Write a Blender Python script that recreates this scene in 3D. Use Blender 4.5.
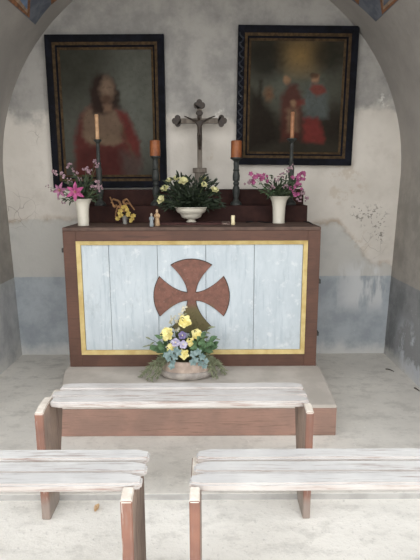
import bpy, bmesh, math, random
from mathutils import Vector, Matrix, noise as mnoise
random.seed(7)
for o in list(bpy.data.objects): bpy.data.objects.remove(o)
C = bpy.context.scene.collection

# ------------------------------------------------------------------ camera
F = 500.0; PITCH = math.atan(97/500); YAW = math.radians(.1); ROLL = math.radians(.2); HC = 1.42
_f = Vector((math.sin(YAW)*math.cos(PITCH), math.cos(YAW)*math.cos(PITCH), -math.sin(PITCH)))
_r = Vector((math.cos(YAW), -math.sin(YAW), 0)); _u = _r.cross(_f)
R_ = math.cos(ROLL)*_r - math.sin(ROLL)*_u; U_ = math.sin(ROLL)*_r + math.cos(ROLL)*_u
CAMPOS = Vector((0, 0, HC))
cd = bpy.data.cameras.new('camera'); cam = bpy.data.objects.new('camera', cd); C.objects.link(cam)
cd.sensor_fit = 'VERTICAL'; cd.sensor_height = 36; cd.lens = 36*F/560; cd.clip_start = .02
m3 = Matrix((R_, U_, -_f)).transposed()
cam.matrix_world = Matrix.Translation(CAMPOS) @ m3.to_4x4()
bpy.context.scene.camera = cam

# ------------------------------------------------------------------ world, exposure
w = bpy.data.worlds.new('overcast_sky'); bpy.context.scene.world = w; w.use_nodes = True
wt = w.node_tree; bg = wt.nodes['Background']
tc = wt.nodes.new('ShaderNodeTexCoord'); sx = wt.nodes.new('ShaderNodeSeparateXYZ')
cr = wt.nodes.new('ShaderNodeValToRGB')
wt.links.new(tc.outputs['Generated'], sx.inputs[0]); wt.links.new(sx.outputs['Z'], cr.inputs[0])
cr.color_ramp.elements[0].position = 0.0;  cr.color_ramp.elements[0].color = (1.0, 1.0, 1.0, 1)
cr.color_ramp.elements[1].position = .75;  cr.color_ramp.elements[1].color = (.55,.56,.58, 1)
e = cr.color_ramp.elements.new(.2); e.color = (.95, .95, .95, 1)
wt.links.new(cr.outputs[0], bg.inputs[0]); bg.inputs[1].default_value = 1.7
vs = bpy.context.scene.view_settings
bpy.context.scene.display_settings.display_device = 'sRGB'
vs.view_transform = 'Standard'; vs.look = 'None'; vs.gamma = 1; vs.use_curve_mapping = False
vs.exposure = 1.1

# ------------------------------------------------------------------ helpers
def ray(px, py): return R_*((px-210)/F) - U_*((py-280)/F) + _f
def atY(px, py, Y): d = ray(px, py); return CAMPOS + d*(Y/d.y)
def atZ(px, py, Z): d = ray(px, py); return CAMPOS + d*((Z-HC)/d.z)
def S(r, g, b):
    return tuple(((c/255)/12.92 if c/255 <= .04045 else ((c/255+.055)/1.055)**2.4) for c in (r, g, b))

class NT:
    def __init__(s, name):
        s.m = bpy.data.materials.new(name); s.m.use_nodes = True; s.t = s.m.node_tree
        s.p = s.t.nodes['Principled BSDF']; s.p.inputs['Specular IOR Level'].default_value = .3
        s.geo = s.t.nodes.new('ShaderNodeNewGeometry'); s.tc = s.t.nodes.new('ShaderNodeTexCoord')
    def sock(s, inp, v):
        if hasattr(v, 'is_linked') or hasattr(v, 'links'): s.t.links.new(v, inp)
        elif isinstance(v, (tuple, list)) and len(v) == 3 and inp.type == 'RGBA': inp.default_value = (*v, 1)
        else: inp.default_value = v
    def math(s, op, a, b=0., c=None, clamp=False):
        n = s.t.nodes.new('ShaderNodeMath'); n.operation = op; n.use_clamp = clamp
        s.sock(n.inputs[0], a); s.sock(n.inputs[1], b)
        if c is not None: s.sock(n.inputs[2], c)
        return n.outputs[0]
    def noise(s, vec, scale, detail=4., rough=.6, stretch=None):
        if stretch:
            mp = s.t.nodes.new('ShaderNodeMapping'); mp.inputs['Scale'].default_value = stretch
            s.t.links.new(vec, mp.inputs['Vector']); vec = mp.outputs[0]
        n = s.t.nodes.new('ShaderNodeTexNoise'); s.t.links.new(vec, n.inputs['Vector'])
        n.inputs['Scale'].default_value = scale; n.inputs['Detail'].default_value = detail
        n.inputs['Roughness'].default_value = rough
        return n.outputs['Fac']
    def ramp(s, v, a, b):          # smooth 0..1 between a and b
        n = s.t.nodes.new('ShaderNodeMapRange'); n.interpolation_type = 'SMOOTHSTEP'
        s.sock(n.inputs['Value'], v); s.sock(n.inputs['From Min'], a); s.sock(n.inputs['From Max'], b)
        if not hasattr(a, 'links') and not hasattr(b, 'links') and a > b:
            n.inputs['From Min'].default_value = b; n.inputs['From Max'].default_value = a
            n.inputs['To Min'].default_value = 1; n.inputs['To Max'].default_value = 0
        return n.outputs[0]
    def mix(s, f, a, b):
        n = s.t.nodes.new('ShaderNodeMix'); n.data_type = 'RGBA'
        s.sock(n.inputs[0], f); s.sock(n.inputs[6], a); s.sock(n.inputs[7], b)
        return n.outputs[2]
    def xyz(s, v=None):
        n = s.t.nodes.new('ShaderNodeSeparateXYZ'); s.t.links.new(v or s.geo.outputs['Position'], n.inputs[0]); return n.outputs
    def bump(s, h, strength=.3, dist=.005):
        n = s.t.nodes.new('ShaderNodeBump'); n.inputs['Strength'].default_value = strength
        n.inputs['Distance'].default_value = dist; s.t.links.new(h, n.inputs['Height'])
        s.t.links.new(n.outputs[0], s.p.inputs['Normal'])
    def done(s, col, rough=.8):
        s.sock(s.p.inputs['Base Color'], col); s.sock(s.p.inputs['Roughness'], rough); return s.m

def M(name, c, c2=None, rough=.7, scale=30., metal=0., bump=0., coat=0., lo=.35, hi=.65, spec=.3, stretch=None):
    n = NT(name); c2 = c2 or tuple(x*.75 for x in c)
    f = n.noise(n.tc.outputs['Object'], scale, stretch=stretch)
    col = n.mix(n.ramp(f, lo, hi), c, c2)
    n.p.inputs['Metallic'].default_value = metal; n.p.inputs['Specular IOR Level'].default_value = spec
    n.p.inputs['Coat Weight'].default_value = coat
    if bump: n.bump(f, bump, .004)
    return n.done(col, rough)

ORI = {}
def origin(o): return ORI.get(o.name, Vector((0, 0, 0))) if o else Vector((0, 0, 0))
def obj(name, bm, mats, parent=None, smooth=False, base=None, label=None):
    """link the (world-space) bmesh as ONE mesh object, origin at its parent's or at base"""
    org = Vector(base) if base is not None else origin(parent)
    bmesh.ops.translate(bm, verts=bm.verts, vec=-org)
    bmesh.ops.recalc_face_normals(bm, faces=bm.faces)
    me = bpy.data.meshes.new(name); bm.to_mesh(me); bm.free()
    for m in (mats if isinstance(mats, (list, tuple)) else [mats]): me.materials.append(m)
    if smooth:
        for p in me.polygons: p.use_smooth = True
        try: me.set_sharp_from_angle(angle=math.radians(50))
        except Exception: pass
    o = bpy.data.objects.new(name, me); C.objects.link(o)
    if parent: o.parent = parent; o.location = org - origin(parent)
    else: o.location = org
    ORI[o.name] = org
    if label: o['label'] = label
    return o
def tag(o, label, cat, group=None, kind=None):
    o['label'] = label; o['category'] = cat
    if group: o['group'] = group
    if kind: o['kind'] = kind
    return o
def thing(name, label, cat, loc, group=None):
    o = bpy.data.objects.new(name, None); C.objects.link(o); o.location = loc; o.empty_display_size = .05
    ORI[o.name] = Vector(loc); return tag(o, label, cat, group)
def struct(name, bm, m, parent=None, smooth=False):
    o = obj(name, bm, m, parent, smooth)
    o['kind'] = 'structure'; return o

B = bmesh.new
def merge(bm, other, M4=None):
    me = bpy.data.meshes.new('t'); other.to_mesh(me); other.free()
    if M4: me.transform(M4)
    bm.from_mesh(me); bpy.data.meshes.remove(me)
def box(bm, x0, x1, y0, y1, z0, z1, bev=0., seg=2, M4=None):
    t = B(); bmesh.ops.create_cube(t, size=1)
    bmesh.ops.scale(t, vec=(x1-x0, y1-y0, z1-z0), verts=t.verts)
    if bev: bmesh.ops.bevel(t, geom=list(t.edges), offset=bev, segments=seg, affect='EDGES', profile=.5)
    bmesh.ops.translate(t, vec=((x0+x1)/2, (y0+y1)/2, (z0+z1)/2), verts=t.verts)
    merge(bm, t, M4); return bm
def prism(bm, pts, axis, a, b):
    """polygon pts (2D) extruded along axis from a to b. axis Y: pts=(x,z); X: pts=(y,z); Z: pts=(x,y)"""
    def P(p, d): return {'Y': (p[0], d, p[1]), 'X': (d, p[0], p[1]), 'Z': (p[0], p[1], d)}[axis]
    v0 = [bm.verts.new(P(p, a)) for p in pts]; v1 = [bm.verts.new(P(p, b)) for p in pts]
    bm.faces.new(v0); bm.faces.new(v1[::-1]); n = len(pts)
    for i in range(n): bm.faces.new((v0[i], v0[(i+1) % n], v1[(i+1) % n], v1[i]))
    return bm
def lathe(bm, prof, c, seg=28):
    """prof: (r, z) from bottom to top, closed at both ends"""
    rings = []
    for r, z in prof:
        rings.append([bm.verts.new((c[0]+r*math.cos(a), c[1]+r*math.sin(a), c[2]+z)) for a in [2*math.pi*k/seg for k in range(seg)]])
    for a, b in zip(rings, rings[1:]):
        for k in range(seg): bm.faces.new((a[k], a[(k+1) % seg], b[(k+1) % seg], b[k]))
    bm.faces.new(rings[0][::-1]); bm.faces.new(rings[-1]); return bm
def tube(bm, pts, rad, seg=6):
    pts = [Vector(p) for p in pts]; rings = []
    rad = rad if isinstance(rad, (list, tuple)) else [rad]*len(pts)
    for i, p in enumerate(pts):
        d = (pts[min(i+1, len(pts)-1)] - pts[max(i-1, 0)]).normalized()
        a = d.orthogonal().normalized() if i == 0 else (pa - d*pa.dot(d)).normalized()
        pa = a; b = d.cross(a)
        rings.append([bm.verts.new(p + rad[i]*(a*math.cos(t)+b*math.sin(t))) for t in [2*math.pi*k/seg for k in range(seg)]])
    for A, Bq in zip(rings, rings[1:]):
        for k in range(seg): bm.faces.new((A[k], A[(k+1) % seg], Bq[(k+1) % seg], Bq[k]))
    bm.faces.new(rings[0][::-1]); bm.faces.new(rings[-1]); return bm
def arc(p0, p1, sag=(0, 0, 0), n=7):
    p0, p1, s = Vector(p0), Vector(p1), Vector(sag)
    return [p0.lerp(p1, t) + s*(4*t*(1-t)) for t in [i/(n-1) for i in range(n)]]
def frame_mat(pos, direction, spin=0.):
    d = Vector(direction).normalized(); q = d.to_track_quat('Z', 'Y')
    return Matrix.Translation(pos) @ q.to_matrix().to_4x4() @ Matrix.Rotation(spin, 4, 'Z')
def petal(bm, L, W, M4, curl=.3, cup=.2, nl=5, tipw=.0, shape=1.0, lift=0.):
    """petal/leaf along local +X, blade facing +Z; curl bends the tip (down if negative), cup raises the sides"""
    rows = []
    for i in range(nl+1):
        t = i/nl; wd = W*(math.sin(math.pi*min(1, t**shape*.92+.06))+tipw*t)
        rows.append([bm.verts.new(M4 @ Vector((L*t*(1-.15*abs(curl)*t), s*wd/2, L*(lift*t+curl*t*t)+cup*wd*abs(s)))) for s in (-1, 0, 1)])
    for a, b in zip(rows, rows[1:]):
        for k in (0, 1): bm.faces.new((a[k], a[k+1], b[k+1], b[k]))

# ------------------------------------------------------------------ materials: setting
def wall_nodes(name, back):
    n = NT(name); P = n.geo.outputs['Position']; x, y, z = n.xyz()
    big = n.noise(P, 1.7, 5, .62); mid = n.noise(P, 5, 6, .65); fine = n.noise(P, 22, 5, .6); drip = n.noise(P, 9, 4, .6, (1, 1, .25))
    dz = n.math('MULTIPLY', n.math('SUBTRACT', big, .5), .55)
    dm = n.math('MULTIPLY', n.math('SUBTRACT', mid, .5), .22)
    zz = n.math('ADD', n.math('ADD', z, dz), dm)
    if back:
        top = n.mix(n.ramp(mid, .35, .7), S(164, 161, 156), S(136, 134, 131))
        cream = n.mix(n.ramp(big, .35, .7), S(208, 202, 193), S(192, 186, 177))
        cream = n.mix(n.math('MULTIPLY', n.ramp(mid, .52, .72), .45), cream, S(178, 171, 161))
        # plaster boundary runs a little higher on the right than on the left
        zb = n.math('SUBTRACT', zz, n.math('MULTIPLY', x, .05))
        col = n.mix(n.ramp(zb, 1.88, 2.0), cream, top)
        # skim-coat repair, grey white, above the painted dado
        lim = n.math('ADD', 1.13, n.math('MULTIPLY', n.ramp(x, .95, 1.35), -.36))
        rep = n.mix(n.ramp(big, .4, .65), S(188, 186, 180), S(170, 169, 165))
        dd = n.math('SUBTRACT', n.math('ADD', z, n.math('MULTIPLY', n.math('SUBTRACT', big, .5), .4)), lim)
        col = n.mix(n.ramp(dd, .012, -.012), col, rep)
        # brown tide line along the edge of the repair
        tl = n.math('MULTIPLY', n.ramp(n.math('ABSOLUTE', dd), .05, 0.), n.math('MULTIPLY', n.ramp(mid, .35, .6), .6))
        col = n.mix(tl, col, S(150, 128, 104))
        wcol = n.mix(n.ramp(mid, .35, .68), S(170, 176, 180), S(148, 154, 159))
        dado_z = .683
    else:
        top = n.mix(n.ramp(mid, .32, .7), S(162, 156, 148), S(138, 134, 127))
        hi = n.mix(n.ramp(big, .35, .65), S(164, 159, 153), S(148, 144, 139))
        col = n.mix(n.ramp(zz, 1.2, 1.9), top, hi)
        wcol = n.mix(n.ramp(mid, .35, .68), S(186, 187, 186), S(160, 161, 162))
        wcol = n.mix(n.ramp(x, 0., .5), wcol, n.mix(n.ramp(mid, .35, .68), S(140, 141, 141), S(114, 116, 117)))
        dado_z = .68
    # blue grey dado, its edge eaten away in places
    ed = n.math('ADD', z, n.math('MULTIPLY', n.math('SUBTRACT', fine, .5), .012))
    dm_ = n.ramp(ed, dado_z+.004, dado_z-.004)
    col = n.mix(dm_, col, wcol)
    # whitewash splashes on the dado: strongest at the right end of the back wall and along the bottom
    if back:
        sp = n.math('MULTIPLY', n.ramp(drip, .47, .58), n.ramp(x, .92, 1.2))
        sp = n.math('MULTIPLY', sp, n.ramp(n.math('ABSOLUTE', n.math('SUBTRACT', z, .6)), .26, .1))
        col = n.mix(n.math('MULTIPLY', sp, .8), col, S(205, 206, 205))
    else:
        sp = n.math('MULTIPLY', n.ramp(mid, .42, .56), n.math('MULTIPLY', n.ramp(z, .5, .3), n.ramp(x, 0., .5)))
        sp = n.math('MULTIPLY', sp, n.ramp(y, 3.8, 3.55))
        col = n.mix(n.math('MULTIPLY', sp, .75), col, S(203, 206, 212))
    lime = n.ramp(n.math('ADD', z, n.math('MULTIPLY', n.math('SUBTRACT', mid, .5), .3)), .16, .02)
    col = n.mix(n.math('MULTIPLY', lime, .65), col, S(212, 210, 204))
    specks = n.math('MULTIPLY', n.ramp(n.noise(P, 60, 3, .7), .66, .72), n.ramp(z, .75, .6))
    col = n.mix(n.math('MULTIPLY', specks, .6), col, S(205, 207, 208))
    if back:
        # mould specks low at the right corner, flaking hairline marks at the upper left
        def near(px, py, r0, r1):
            p = atY(px, py, 3.95); v = n.t.nodes.new('ShaderNodeVectorMath'); v.operation = 'DISTANCE'
            n.t.links.new(P, v.inputs[0]); v.inputs[1].default_value = p; return n.ramp(v.outputs['Value'], r1, r0)
        sp = n.ramp(n.noise(P, 34, 3, .7, (1, 1, 1.4)), .56, .62)
        for a in ((374, 218, .04, .16), (358, 212, .02, .1), (378, 236, .02, .08)):
            col = n.mix(n.math('MULTIPLY', n.math('MULTIPLY', sp, near(*a)), .75), col, S(92, 88, 80))
        br = n.ramp(n.noise(P, 12, 4, .7), .5, .6)
        for a in ((345, 185, .1, .24), (360, 240, .04, .14), (210, 155, .02, .06)):
            col = n.mix(n.math('MULTIPLY', n.math('MULTIPLY', br, near(*a)), .35), col, S(168, 150, 126))
        vo = n.t.nodes.new('ShaderNodeTexVoronoi'); vo.feature = 'DISTANCE_TO_EDGE'; vo.inputs['Scale'].default_value = 9
        wob = n.t.nodes.new('ShaderNodeVectorMath'); wob.operation = 'ADD'; n.t.links.new(P, wob.inputs[0])
        nz = n.t.nodes.new('ShaderNodeTexNoise'); nz.inputs['Scale'].default_value = 6; n.t.links.new(P, nz.inputs['Vector'])
        sc = n.t.nodes.new('ShaderNodeVectorMath'); sc.operation = 'SCALE'; sc.inputs['Scale'].default_value = .16
        n.t.links.new(nz.outputs['Color'], sc.inputs[0]); n.t.links.new(sc.outputs[0], wob.inputs[1])
        n.t.links.new(wob.outputs[0], vo.inputs['Vector'])
        ck = n.ramp(vo.outputs['Distance'], .022, .008)
        for a in ((34, 138, .03, .07), (20, 210, .06, .2), (372, 245, .05, .14)):
            col = n.mix(n.math('MULTIPLY', n.math('MULTIPLY', ck, near(*a)), .45), col, S(98, 88, 76))
        wh = n.ramp(n.noise(P, 16, 4, .7), .54, .6)
        for a in ((386, 100, .02, .08), (218, 118, .02, .1)):
            col = n.mix(n.math('MULTIPLY', n.math('MULTIPLY', wh, near(*a)), .8), col, S(215, 213, 206))
    h = n.math('ADD', n.math('MULTIPLY', mid, .7), n.math('MULTIPLY', fine, .3))
    n.bump(h, .35, .02)
    return n.done(col, .92)
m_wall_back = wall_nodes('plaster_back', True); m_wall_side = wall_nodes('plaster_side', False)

def floor_nodes(name, c1, c2, dark, pebble):
    n = NT(name); P = n.geo.outputs['Position']
    big = n.noise(P, 1.5, 5, .6); mid = n.noise(P, 7, 6, .7, (1, 1.6, 1)); fine = n.noise(P, 45, 4, .7)
    col = n.mix(n.ramp(big, .38, .64), c1, c2)
    col = n.mix(n.math('MULTIPLY', n.ramp(mid, .48, .68), .65), col, dark)
    grime = n.ramp(n.noise(P, 3.2, 6, .72), .54, .70)
    col = n.mix(n.math('MULTIPLY', grime, .22), col, tuple(v*.72 for v in dark))
    col = n.mix(n.math('MULTIPLY', n.ramp(fine, .58, .68), .35 if pebble else .2), col, tuple(v*.6 for v in dark))
    sp = n.ramp(n.noise(P, 26, 3, .7), .67, .71)
    col = n.mix(n.math('MULTIPLY', sp, .5), col, S(236, 233, 226))
    n.bump(n.math('ADD', n.math('MULTIPLY', fine, .6 if pebble else .25), mid), .45 if pebble else .25, .012)
    return n.done(col, .9)
m_floor = floor_nodes('concrete_floor', S(220, 216, 207), S(206, 202, 194), S(184, 180, 172), False)
m_screed = floor_nodes('rough_screed', S(234, 231, 223), S(222, 219, 211), S(198, 195, 187), True)
m_ground = floor_nodes('gravel', S(180, 176, 168), S(160, 157, 150), S(130, 126, 120), True)

# ------------------------------------------------------------------ the setting
XC, RV, ZS = -.05, 1.535, 1.5; YB, YF = 3.95, 2.06; YR = 2.05; ZF = .03
bm = B(); box(bm, XC-RV-.3, XC+RV+.3, YR, YB+.3, -.3, ZF, .006); 
bm.normal_update()
for f in bm.faces: f.material_index = 1 if f.normal.y < -.7 else 0
floor = struct('floor', bm, [m_floor, M('cement_edge', S(176, 174, 170), S(160, 158, 154), .9, 12)])
bm = B(); box(bm, XC-RV-.3, XC+RV+.3, .9, YR, -.3, 0); struct('floor_front', bm, m_screed)
bm = B(); box(bm, -14, 14, -16, .9, -.4, -.02); struct('ground', bm, m_ground)
bm = B(); box(bm, XC-RV-.3, XC+RV+.3, YB, YB+.3, ZF, ZS+RV+.3); struct('wall_back', bm, m_wall_back)
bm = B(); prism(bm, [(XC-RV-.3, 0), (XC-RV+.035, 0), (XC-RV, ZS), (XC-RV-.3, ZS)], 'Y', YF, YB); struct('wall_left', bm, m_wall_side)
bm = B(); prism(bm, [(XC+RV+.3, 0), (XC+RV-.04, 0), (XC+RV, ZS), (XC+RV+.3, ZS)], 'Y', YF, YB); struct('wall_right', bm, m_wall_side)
bm = B(); N = 48
ring = [(math.cos(math.pi*k/N), math.sin(math.pi*k/N)) for k in range(N+1)]
pts = [(XC+RV*c, ZS+RV*s) for c, s in ring] + [(XC+(RV+.3)*c, ZS+(RV+.3)*s) for c, s in ring[::-1]]
vi = []
for yy in (YF, YB): vi.append([bm.verts.new((p[0], yy, p[1])) for p in pts])
n_ = len(pts)
for i in range(n_): bm.faces.new((vi[0][i], vi[0][(i+1) % n_], vi[1][(i+1) % n_], vi[1][i]))
for k in range(N):
    for v in vi: bm.faces.new((v[k], v[k+1], v[n_-2-k], v[n_-1-k]))
ceiling = struct('ceiling', bm, m_wall_side, None, True)

# painted fields on the vault
def at_vault(px, py):
    d = ray(px, py); o = CAMPOS
    a = d.x*d.x+d.z*d.z; b = 2*((o.x-XC)*d.x+(o.z-ZS)*d.z); c = (o.x-XC)**2+(o.z-ZS)**2-RV*RV
    t = (-b+math.sqrt(b*b-4*a*c))/(2*a); p = o+d*t
    return math.atan2(p.z-ZS, p.x-XC), p.y
def vault_patch(name, px, mat_, h, parent):
    q = [at_vault(*p) for p in px]
    bm = B(); f = bm.faces.new([bm.verts.new((a, y, 0)) for a, y in q])
    bmesh.ops.triangulate(bm, faces=[f]); bmesh.ops.subdivide_edges(bm, edges=bm.edges[:], cuts=5, use_grid_fill=True)
    r = bmesh.ops.extrude_face_region(bm, geom=bm.faces[:])
    up = [v for v in r['geom'] if isinstance(v, bmesh.types.BMVert)]
    for v in up: v.co.z = h
    for v in bm.verts:
        a, y, hh = v.co; rr = RV + .002 - hh
        v.co = (XC+rr*math.cos(a), y, ZS+rr*math.sin(a))
    o = struct(name, bm, mat_, parent); return o
m_bluegrey = M('faded_blue_paint', S(112, 117, 126), S(92, 97, 108), .9, 12)
m_ochre = M('brown_border_paint', S(150, 104, 74), S(112, 82, 64), .9, 30)
m_tan = M('pale_border_paint', S(166, 142, 120), S(140, 122, 106), .9, 30)
m_skyblue = M('sky_blue_paint', S(124, 142, 168), S(104, 122, 148), .9, 16)
tr = vault_patch('trim_1', [(35, 24.5), (79, -22), (-17, -22)], m_bluegrey, .004, None)
vault_patch('panel_border', [(29, 17.5), (31.5, -22), (-19, -24), (-14, -22), (7.5, -.5)], m_ochre, .007, tr)
vault_patch('panel_field', [(26.5, 12.5), (28, -22), (-2, -22), (15, 0)], m_tan, .010, tr)
vault_patch('panel_field', [(26, 8.5), (27.5, -22), (5, -22), (19.5, 0)], m_skyblue, .013, tr)
vault_patch('panel_border', [(51, 4), (58.5, -2), (74, -19), (50, -21)], m_ochre, .007, tr)
tr = vault_patch('trim_2', [(376, 21.5), (351, -1), (330, -22), (422, -22)], m_bluegrey, .004, None)
vault_patch('panel_border', [(382.5, 14), (399, -1), (420, -22), (377, -22)], m_ochre, .007, tr)
vault_patch('panel_field', [(384, 9), (394, 0), (413, -22), (381, -22)], m_tan, .010, tr)
vault_patch('panel_field', [(385, 5), (391, -1), (407, -22), (383.5, -22)], m_bluegrey, .013, tr)
vault_patch('panel_border', [(359, 4), (354, -1), (338, -20), (361, -20)], m_ochre, .007, tr)

# ------------------------------------------------------------------ materials: things
def painted_wood(name, paint, paint2, bare, thr=(.56, .66), axis='X', rough=.75, bump=.3, foot=False):
    n = NT(name); P = n.geo.outputs['Position']
    st = {'X': (.06, 1, 1), 'Z': (1, 1, .07)}[axis]
    g = n.noise(P, 150, 5, .65, st); g2 = n.noise(P, 40, 5, .65, st); b = n.noise(P, 5, 4, .6)
    col = n.mix(n.ramp(b, .35, .65), paint, paint2)
    col = n.mix(n.math('MULTIPLY', n.ramp(g, .48, .66), .22), col, tuple(.6*c for c in bare))
    f = n.math('ADD', n.math('MULTIPLY', g2, .55), n.math('MULTIPLY', g, .45))
    col = n.mix(n.math('MULTIPLY', n.ramp(f, *thr), .85), col, bare)
    if foot:   # boards bleached grey where they stand in the wet
        z = n.xyz()[2]; col = n.mix(n.math('MULTIPLY', n.ramp(n.math('ADD', z, n.math('MULTIPLY', n.math('SUBTRACT', b, .5), .12)), .13, .05), .75), col, S(150, 142, 134))
    n.bump(f, bump, .006); return n.done(col, rough)
m_plank = painted_wood('peeling_white_planks', S(194, 191, 188), S(180, 177, 174), S(146, 134, 126), (.53, .64))
m_plank_near = painted_wood('chalky_white_planks', S(192, 191, 188), S(180, 179, 177), S(146, 134, 128), (.53, .64))
m_plank_edge = painted_wood('worn_plank_edges', S(194, 189, 184), S(184, 176, 170), S(152, 130, 120), (.52, .63))
m_leg_side = painted_wood('bare_grey_brown_board', S(150, 130, 116), S(128, 112, 102), S(104, 86, 74), (.5, .62), 'Z', foot=True)
m_leg_front = painted_wood('flaking_red_brown_edge', S(146, 106, 90), S(126, 92, 80), S(186, 174, 164), (.57, .63), 'Z', foot=True)
m_cream = M('worn_cream_paint', S(206, 199, 188), S(190, 180, 168), .75, 40, bump=.2)
m_altar = painted_wood('red_brown_altar_paint', S(96, 68, 56), S(84, 60, 50), S(72, 53, 45), (.55, .68), 'X', .6, .12)
m_altar_top = M('dusty_brown_top', S(98, 80, 71), S(82, 66, 60), .7, 18, spec=.15)
m_gradine = M('dark_maroon_paint', S(56, 37, 33), S(45, 30, 28), .75, 10, spec=.08)
m_gold = M('old_gilt', S(196, 176, 122), S(178, 154, 98), .6, 12)
m_seam = M('dark_seam', S(80, 78, 76), None, .9)
def boards():
    n = NT('pale_blue_boards'); P = n.geo.outputs['Position']
    g = n.noise(P, 40, 5, .7, (1, 1, .08)); b = n.noise(P, 6, 6, .7, (1, 1, .35)); d = n.noise(P, 16, 4, .7)
    col = n.mix(n.ramp(b, .35, .66), S(186, 194, 198), S(172, 181, 186))
    col = n.mix(n.math('MULTIPLY', n.ramp(g, .52, .66), .5), col, S(150, 162, 170))
    col = n.mix(n.math('MULTIPLY', n.ramp(d, .56, .7), .6), col, S(208, 211, 211))
    col = n.mix(n.math('MULTIPLY', n.ramp(n.noise(P, 9, 6, .75, (1, 1, .6)), .54, .68), .5), col, S(156, 164, 168))
    n.bump(g, .12, .003); return n.done(col, .7)
m_boards = boards()
def emblem():
    n = NT('red_brown_emblem'); P = n.geo.outputs['Position']; x, y, z = n.xyz()
    a = n.noise(P, 26, 5, .7); col = n.mix(n.ramp(a, .35, .65), S(124, 86, 74), S(104, 74, 64))
    col = n.mix(n.math('MULTIPLY', n.ramp(n.noise(P, 60, 4), .62, .7), .5), col, S(152, 124, 112))
    moss = n.math('MULTIPLY', n.ramp(n.math('ABSOLUTE', n.math('SUBTRACT', x, -.115)), .155, .135), n.ramp(n.math('ADD', z, n.math('MULTIPLY', n.math('SUBTRACT', a, .5), .06)), .655, .60))
    col = n.mix(n.math('MULTIPLY', moss, .75), col, S(92, 92, 58))
    return n.done(col, .7)
m_emblem = emblem(); m_emblem_edge = M('emblem_outline', S(70, 56, 47), S(54, 45, 40), .8, 40)
m_platform = M('worn_platform_top', S(190, 183, 174), S(174, 167, 158), .85, 5, bump=.15)
m_riser = painted_wood('worn_red_riser', S(154, 122, 108), S(138, 112, 100), S(122, 98, 86), (.52, .64), 'X', .8, .2)
m_black = M('black_blue_frame', S(22, 23, 31), S(13, 14, 18), .7, 14, spec=.1)
m_carved = M('chipped_black_frame', S(30, 33, 42), S(120, 120, 118), .55, 40, lo=.6, hi=.66)
m_brown_gilt = M('dull_brown_gilt', S(78, 62, 42), S(54, 43, 31), .7, 30, spec=.1)
m_iron = M('dark_green_grey_paint', S(58, 60, 57), S(40, 43, 41), .55, 40, bump=.1)
m_wax_orange = M('amber_wax', S(142, 86, 50), S(118, 66, 38), .45, 20)
m_wax_cream = M('cream_wax', S(196, 158, 122), S(172, 134, 100), .5, 30)
m_wick = M('burnt_wick', S(30, 26, 24))
m_porcelain = M('white_porcelain', S(202, 197, 183), S(192, 187, 173), .35, 10, coat=.3)
m_cross = M('weathered_grey_wood', S(116, 108, 98), S(86, 78, 70), .7, 40, stretch=(1, 1, .2))
m_bronze = M('dark_bronze', S(58, 47, 38), S(40, 33, 28), .5, 60)
m_leaf = M('dark_green_leaf', S(58, 70, 48), S(38, 48, 32), .55, 30)
m_leaf_mid = M('fresh_green_leaf', S(104, 132, 96), S(72, 98, 68), .5, 24)
m_leaf_olive = M('olive_fern', S(140, 145, 116), S(108, 114, 88), .7, 50)
m_ivy = M('blue_green_ivy', S(130, 148, 146), S(94, 116, 114), .6, 50)
m_stem = M('green_stem', S(84, 96, 60), S(62, 76, 46), .6)
m_rose_pale = M('pale_yellow_rose', S(198, 192, 148), S(174, 172, 118), .7, 40)
m_rose_yel = M('yellow_rose', S(232, 224, 164), S(214, 198, 116), .65, 40)
m_pansy = M('lilac_pansy', S(184, 180, 194), S(138, 130, 158), .65, 60)
m_pansy_dark = M('violet_pansy', S(78, 70, 104), S(122, 114, 150), .65, 60)
m_lily = M('bright_pink_lily', S(172, 88, 130), S(140, 58, 102), .6, 40)
m_lily_mid = M('dusty_pink_lily', S(164, 112, 138), S(132, 82, 110), .6, 40)
m_blossom = M('faded_pink_blossom', S(164, 136, 142), S(114, 90, 98), .7, 60)
m_blossom2 = M('magenta_blossom', S(160, 84, 122), S(126, 58, 94), .7, 60)
m_yelflower = M('mustard_blossom', S(188, 168, 96), S(160, 132, 64), .7, 60)
m_dry = M('dried_brown_leaf', S(136, 100, 66), S(100, 72, 46), .7, 40)
m_stone = M('warm_stone', S(186, 168, 154), S(160, 144, 132), .85, 18, bump=.3)
m_stone_low = M('grey_stone', S(170, 162, 154), S(140, 134, 128), .85, 18, bump=.3)

# ------------------------------------------------------------------ altar step
t = thing('altar_step', 'low concrete step in front of the altar with worn red riser', 'step', (-.06, 2.58, ZF))
ZP = .213
bm = B(); prism(bm, [(-.83, 2.60), (.70, 2.60), (.725, 3.10), (.725, 3.92), (-.945, 3.92), (-.945, 3.10)], 'Z', ZF, ZP-.02); obj('core', bm, m_platform, t)
bm = B(); prism(bm, [(-.835, 2.578), (.705, 2.578), (.73, 3.10), (.73, 3.925), (-.95, 3.925), (-.95, 3.10)], 'Z', ZP-.02, ZP)
bmesh.ops.bevel(bm, geom=[e for e in bm.edges], offset=.006, segments=2, affect='EDGES'); obj('top_slab', bm, m_platform, t)
bm = B(); box(bm, -.835, .705, 2.58, 2.60, ZF, ZP-.02, .004); obj('riser', bm, m_riser, t)

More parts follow.
